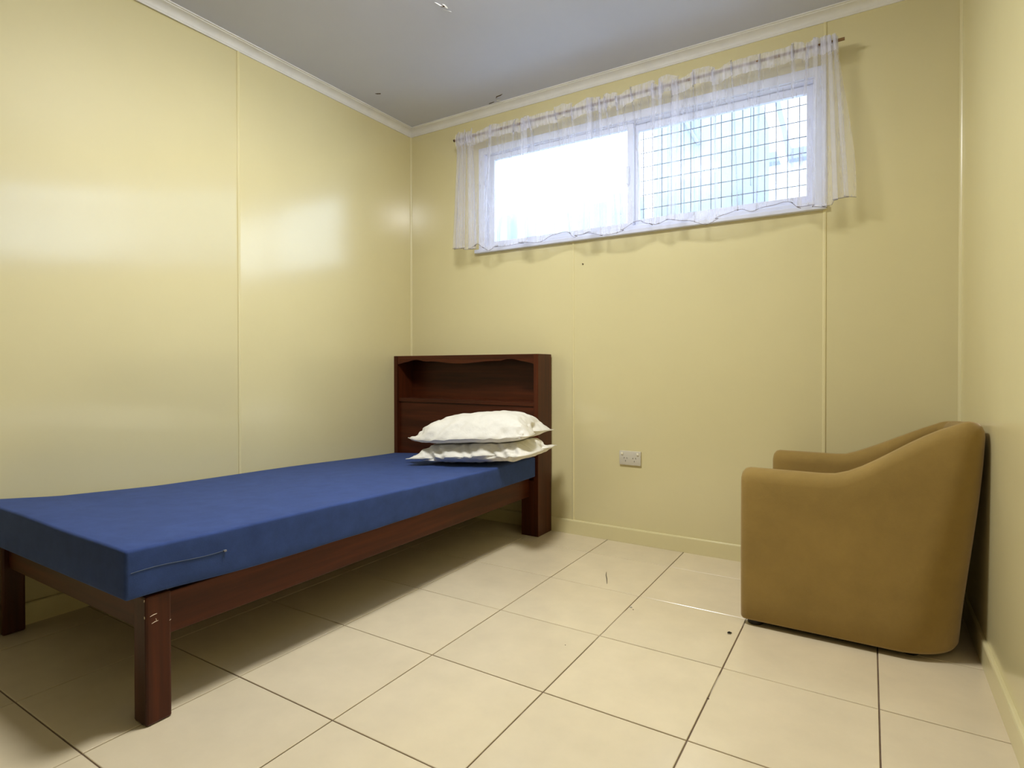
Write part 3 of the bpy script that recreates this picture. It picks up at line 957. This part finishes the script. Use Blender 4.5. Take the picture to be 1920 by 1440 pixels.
for j in range(NV + 1):
    s = j / NV
    for i in range(NU):
        x, dy = rowsv[j][i]
        u = i / (NU - 1)
        top = Z_TOP + 0.008 * math.sin(31 * u * 3) + 0.006 * math.sin(17 * u * 6 + 1) + 0.012 * ruf2[i]
        if u < 0.06: top += 0.0
        hem = Z_HEM + (hemz(rowsv[0][i][0] * 1.0 + 0.3 * rowsv[-1][i][0]) if 0.10 < u < 0.93 else 0.006 * math.sin(60 * u)) + (0.012 if u < 0.1 else 0.0)
        z = top + (hem - top) * s
        y = RY + dy
        # pocket around the rod, crinkled gathers near the top
        crink = math.exp(-((z - RZ) / 0.05) ** 2)
        y += crink * (0.005 * math.sin(190 * u * 1.7 + 2 * math.sin(23 * u)) + 0.002 * ruf[i]) 
        y += -0.0145 * crink
        y += (1 - crink) * (0.010 * math.sin(55 * u + 1.3) * (0.3 + s) + 0.006 * math.sin(120 * u) * (1 - s))
        y -= 0.022 * s                            # billows a little away from the frame
        verts.append((x, min(y, -0.030), z)); 
for j in range(NV):
    for i in range(NU - 1):
        a = j * NU + i
        faces.append((a, a + 1, a + NU + 1, a + NU))
curtain = empty('curtain', (1.46, RY, Z_HEM))
tag(curtain, 'white sheer gathered curtain hanging over the whole window', 'curtain')
head, body = faces[:4 * (NU - 1)], faces[4 * (NU - 1):]
def sub(qs):
    ids = sorted({i for q in qs for i in q}); mp = {i: k for k, i in enumerate(ids)}
    return [verts[i] for i in ids], [tuple(mp[i] for i in q) for q in qs]
mesh_obj('sheer_panel', *sub(body), M['sheer'], curtain, True)
mesh_obj('ruffle', *sub(head), M['gathered'], curtain, True)
# back layer of the rod pocket
pv, pf = [], []
JP = 5
for j in range(JP):
    z = 2.288 - j * 0.011
    for i in range(0, NU):
        x, dy = rowsv[int(j * 0.6)][i]
        u = i / (NU - 1)
        pv.append((x, RY + 0.0135 + dy * 0.5 + 0.004 * math.sin(160 * u), z + 0.005 * math.sin(17 * u * 6 + 1)))
for j in range(JP - 1):
    for i in range(NU - 1):
        a = j * NU + i
        pf.append((a, a + 1, a + NU + 1, a + NU))
mesh_obj('rod_pocket', pv, pf, M['gathered'], curtain, True)
hem_line = [(verts[NV * NU + i][0], verts[NV * NU + i][1] - 0.001, verts[NV * NU + i][2]) for i in range(NU)]
hl = [p for k, p in enumerate(hem_line) if k == 0 or (Vector(p) - Vector(hem_line[k - 1])).length > 1e-5]
MB().tube(hl, 0.0011, 5).build('hem_thread', M['hem'], curtain, True, 80)

# ------------------------------------------------------------------ double power outlet
OX, OZ = 1.4965, 0.4415
outlet = empty('power_outlet', (OX, 0, OZ))
tag(outlet, 'ivory double power outlet low on the wall between bed and armchair', 'outlet')
MB().box(OX - 0.058, OX + 0.058, -0.0105, 0.0, OZ - 0.0365, OZ + 0.0365, 0.0025).build('plate', M['plate'], outlet, True, 30)
for sx in (-1, 1):
    cx = OX + sx * 0.0235
    def slot(dx, dz, ang, w=0.0024, h=0.0075):
        c, s_ = math.cos(ang), math.sin(ang)
        q = [(cx + dx + c * a - s_ * b, OZ - 0.006 + dz + s_ * a + c * b) for a, b in ((-w / 2, -h / 2), (w / 2, -h / 2), (w / 2, h / 2), (-w / 2, h / 2))]
        MB().prism(q, 'y', -0.0109, -0.009).build('socket_slot', M['slot'], outlet)
    slot(-0.0075, 0.006, math.radians(-30)); slot(0.0075, 0.006, math.radians(30)); slot(0, -0.009, 0, 0.0026, 0.007)
    sxp = OX + sx * 0.042
    MB().box(sxp - 0.006, sxp + 0.006, -0.0145, -0.010, OZ + 0.016, OZ + 0.029, 0.002).build('switch', M['switch'], outlet, True, 30)

# ------------------------------------------------------------------ small things on floor and wall
bug = empty('dead_insect', (2.144, -0.803, 0)); tag(bug, 'tiny black dead insect on the tiles in front of the armchair', 'insect')
MB().tube([(2.137, -0.806, 0.003), (2.143, -0.8035, 0.0045), (2.151, -0.800, 0.003)], [0.001, 0.0036, 0.0012], 8).build('insect_body', M['bug'], bug, True)
for k in range(3):
    for sgn in (-1, 1):
        x = 2.140 + k * 0.004
        MB().tube([(x, -0.803 , 0.003), (x, -0.803 + sgn * 0.006, 0.004), (x, -0.803 + sgn * 0.010, 0.0008)], 0.0005, 4).build('insect_leg', M['bug'], bug)
tag(MB().tube([(1.557, -0.470, 0.002), (1.574, -0.515, 0.004), (1.592, -0.550, 0.003), (1.612, -0.597, 0.0017)], [0.0008, 0.0016, 0.0017, 0.0009], 6).build('twig', M['twig'], None, True), 'thin dry twig lying on the tiles near the skirting board', 'twig')
def crumb(x, y, r, label, mat='crumb', seed=0):
    rg = random.Random(seed)
    bm = bmesh.new(); bmesh.ops.create_icosphere(bm, subdivisions=1, radius=r)
    vs = [(x + p.co.x * rg.uniform(.7, 1.6), y + p.co.y * rg.uniform(.6, 1.3), max(0.0002, r * 0.5 + p.co.z * 0.6)) for p in bm.verts]
    bm.verts.index_update()
    fs = [[p.index for p in f.verts] for f in bm.faces]; bm.free()
    tag(mesh_obj('crumb', vs, fs, M[mat]), label, 'crumb')
crumb(1.782, -0.775, 0.005, 'pale grey crumb on the pale joint in the middle of the floor', 'plate', 1)
crumb(1.797, -0.790, 0.0022, 'small brown crumb beside the pale crumb on the floor joint', 'crumb', 2)
crumb(2.174, -1.243, 0.0030, 'dark crumb on the joint in front of the armchair', 'crumb', 3)
crumb(1.704, -1.173, 0.0018, 'tiny brown crumb alone in the middle of a tile', 'crumb', 4)
nail = MB().tube([(1.227, 0.0, 1.472), (1.227, -0.006, 1.472)], 0.0035, 8).build('nail', M['crack'])
tag(nail, 'small brown nail head in the wall under the window', 'nail')

# ------------------------------------------------------------------ ceiling lamp (above the middle of the room, out of frame)
LX, LY = 1.40, -1.50
lamp = empty('ceiling_lamp', (LX, LY, ZC))
tag(lamp, 'round white ceiling lamp in the middle of the room', 'lamp')
MB().lathe([(0.0, ZC), (0.195, ZC), (0.200, ZC - 0.012), (0.195, ZC - 0.022), (0.0, ZC - 0.022)], LX, LY, 32).build('lamp_base', M['lamp_base'], lamp, True, 40)
MB().lathe([(0.185, ZC - 0.0225), (0.180, ZC - 0.040), (0.150, ZC - 0.058), (0.090, ZC - 0.070), (0.0, ZC - 0.074)], LX, LY, 32).build('lamp_diffuser', M['lamp'], lamp, True, 60)

# ------------------------------------------------------------------ outside the window
ground = MB().box(-8, 9, 0.12, 12, -0.5, -0.3).build('ground_outside', M['ground'])
structure(ground, 'pale gravel ground outside the window')
fence = empty('timber_fence', (1.2, 1.55, -0.3))
tag(fence, 'tall fence of pale weathered upright boards outside the window', 'fence')
frng = random.Random(11)
x = -2.6
while x < 1.85:
    w = 0.115 + frng.uniform(-0.006, 0.006)
    tall = 2.24 + frng.uniform(-0.05, 0.09) if x < 0.95 else 3.25 + frng.uniform(-0.02, 0.02)
    gap = frng.uniform(0.001, 0.003) if x > 0.95 else frng.uniform(0.03, 0.08)
    y = 1.50 + frng.uniform(-0.006, 0.006)
    MB().box(x, x + w, y, y + 0.022, -0.3, tall, 0.002).build('board', M['fence_board'], fence)
    x += w + gap
MB().box(-2.6, 1.96, 1.525, 1.57, 0.9, 0.99).build('fence_rail', M['fence_board'], fence)
MB().box(-2.6, 1.96, 1.525, 1.57, 1.95, 2.04).build('fence_rail', M['fence_board'], fence)
house = empty('neighbour_house', (3.2, 2.2, -0.3))
tag(house, 'white weatherboard house corner with leaning brace seen through the mesh', 'house')
for k in range(22):
    z = -0.3 + 0.17 * k
    MB().prism([(2.32, z), (2.30, z), (2.315, z + 0.178), (2.32, z + 0.178)], 'x', 1.72, 5.0).build('weatherboard', M['house_board'], house)
MB().box(1.66, 1.72, 2.28, 2.36, -0.3, 3.5).build('corner_post', M['house_board'], house)
MB().box(1.80, 3.2, 2.20, 2.30, 2.565, 2.645).build('ledge', M['grey_blue_board'], house)
def beam(p, q, w, d, mat, name):
    p, q = Vector(p), Vector(q)
    dr = (q - p).normalized(); a = Vector((0, 1, 0)); b = dr.cross(a).normalized()
    v = [pt + b * sb * w / 2 + a * sa * d / 2 for pt in (p, q) for sa, sb in ((-1, -1), (-1, 1), (1, 1), (1, -1))]
    f = [(0, 1, 2, 3), (4, 5, 6, 7)] + [(i, (i + 1) % 4, 4 + (i + 1) % 4, 4 + i) for i in range(4)]
    mesh_obj(name, v, f, mat, house)
beam((1.93, 1.44, 2.75), (2.13, 1.44, 2.02), 0.045, 0.04, M['house_board'], 'brace')
beam((1.99, 1.60, 2.78), (2.07, 1.60, 2.40), 0.035, 0.03, M['grey_blue_board'], 'brace')
prop = MB().prism([(1.80, 1.90), (1.80, 2.24), (1.96, 1.98), (1.96, 1.90)], 'y', 1.40, 1.43).build('roof_sheet', M['grey_blue_board'])
tag(prop, 'grey-blue triangular sheet edge leaning on the fence outside', 'roof sheet')
MB().tube([(1.35, 1.485, 2.80), (1.42, 1.485, 2.66), (1.475, 1.485, 2.555)], [0.014, 0.013, 0.011], 7).build('batten', M['grey_blue_board'], fence, True)
post = MB().box(-0.20, -0.13, 1.38, 1.44, -0.3, 2.24, 0.003).build('post', M['fence_board'])
tag(post, 'short blue-grey post standing before the fence at the left pane', 'post')
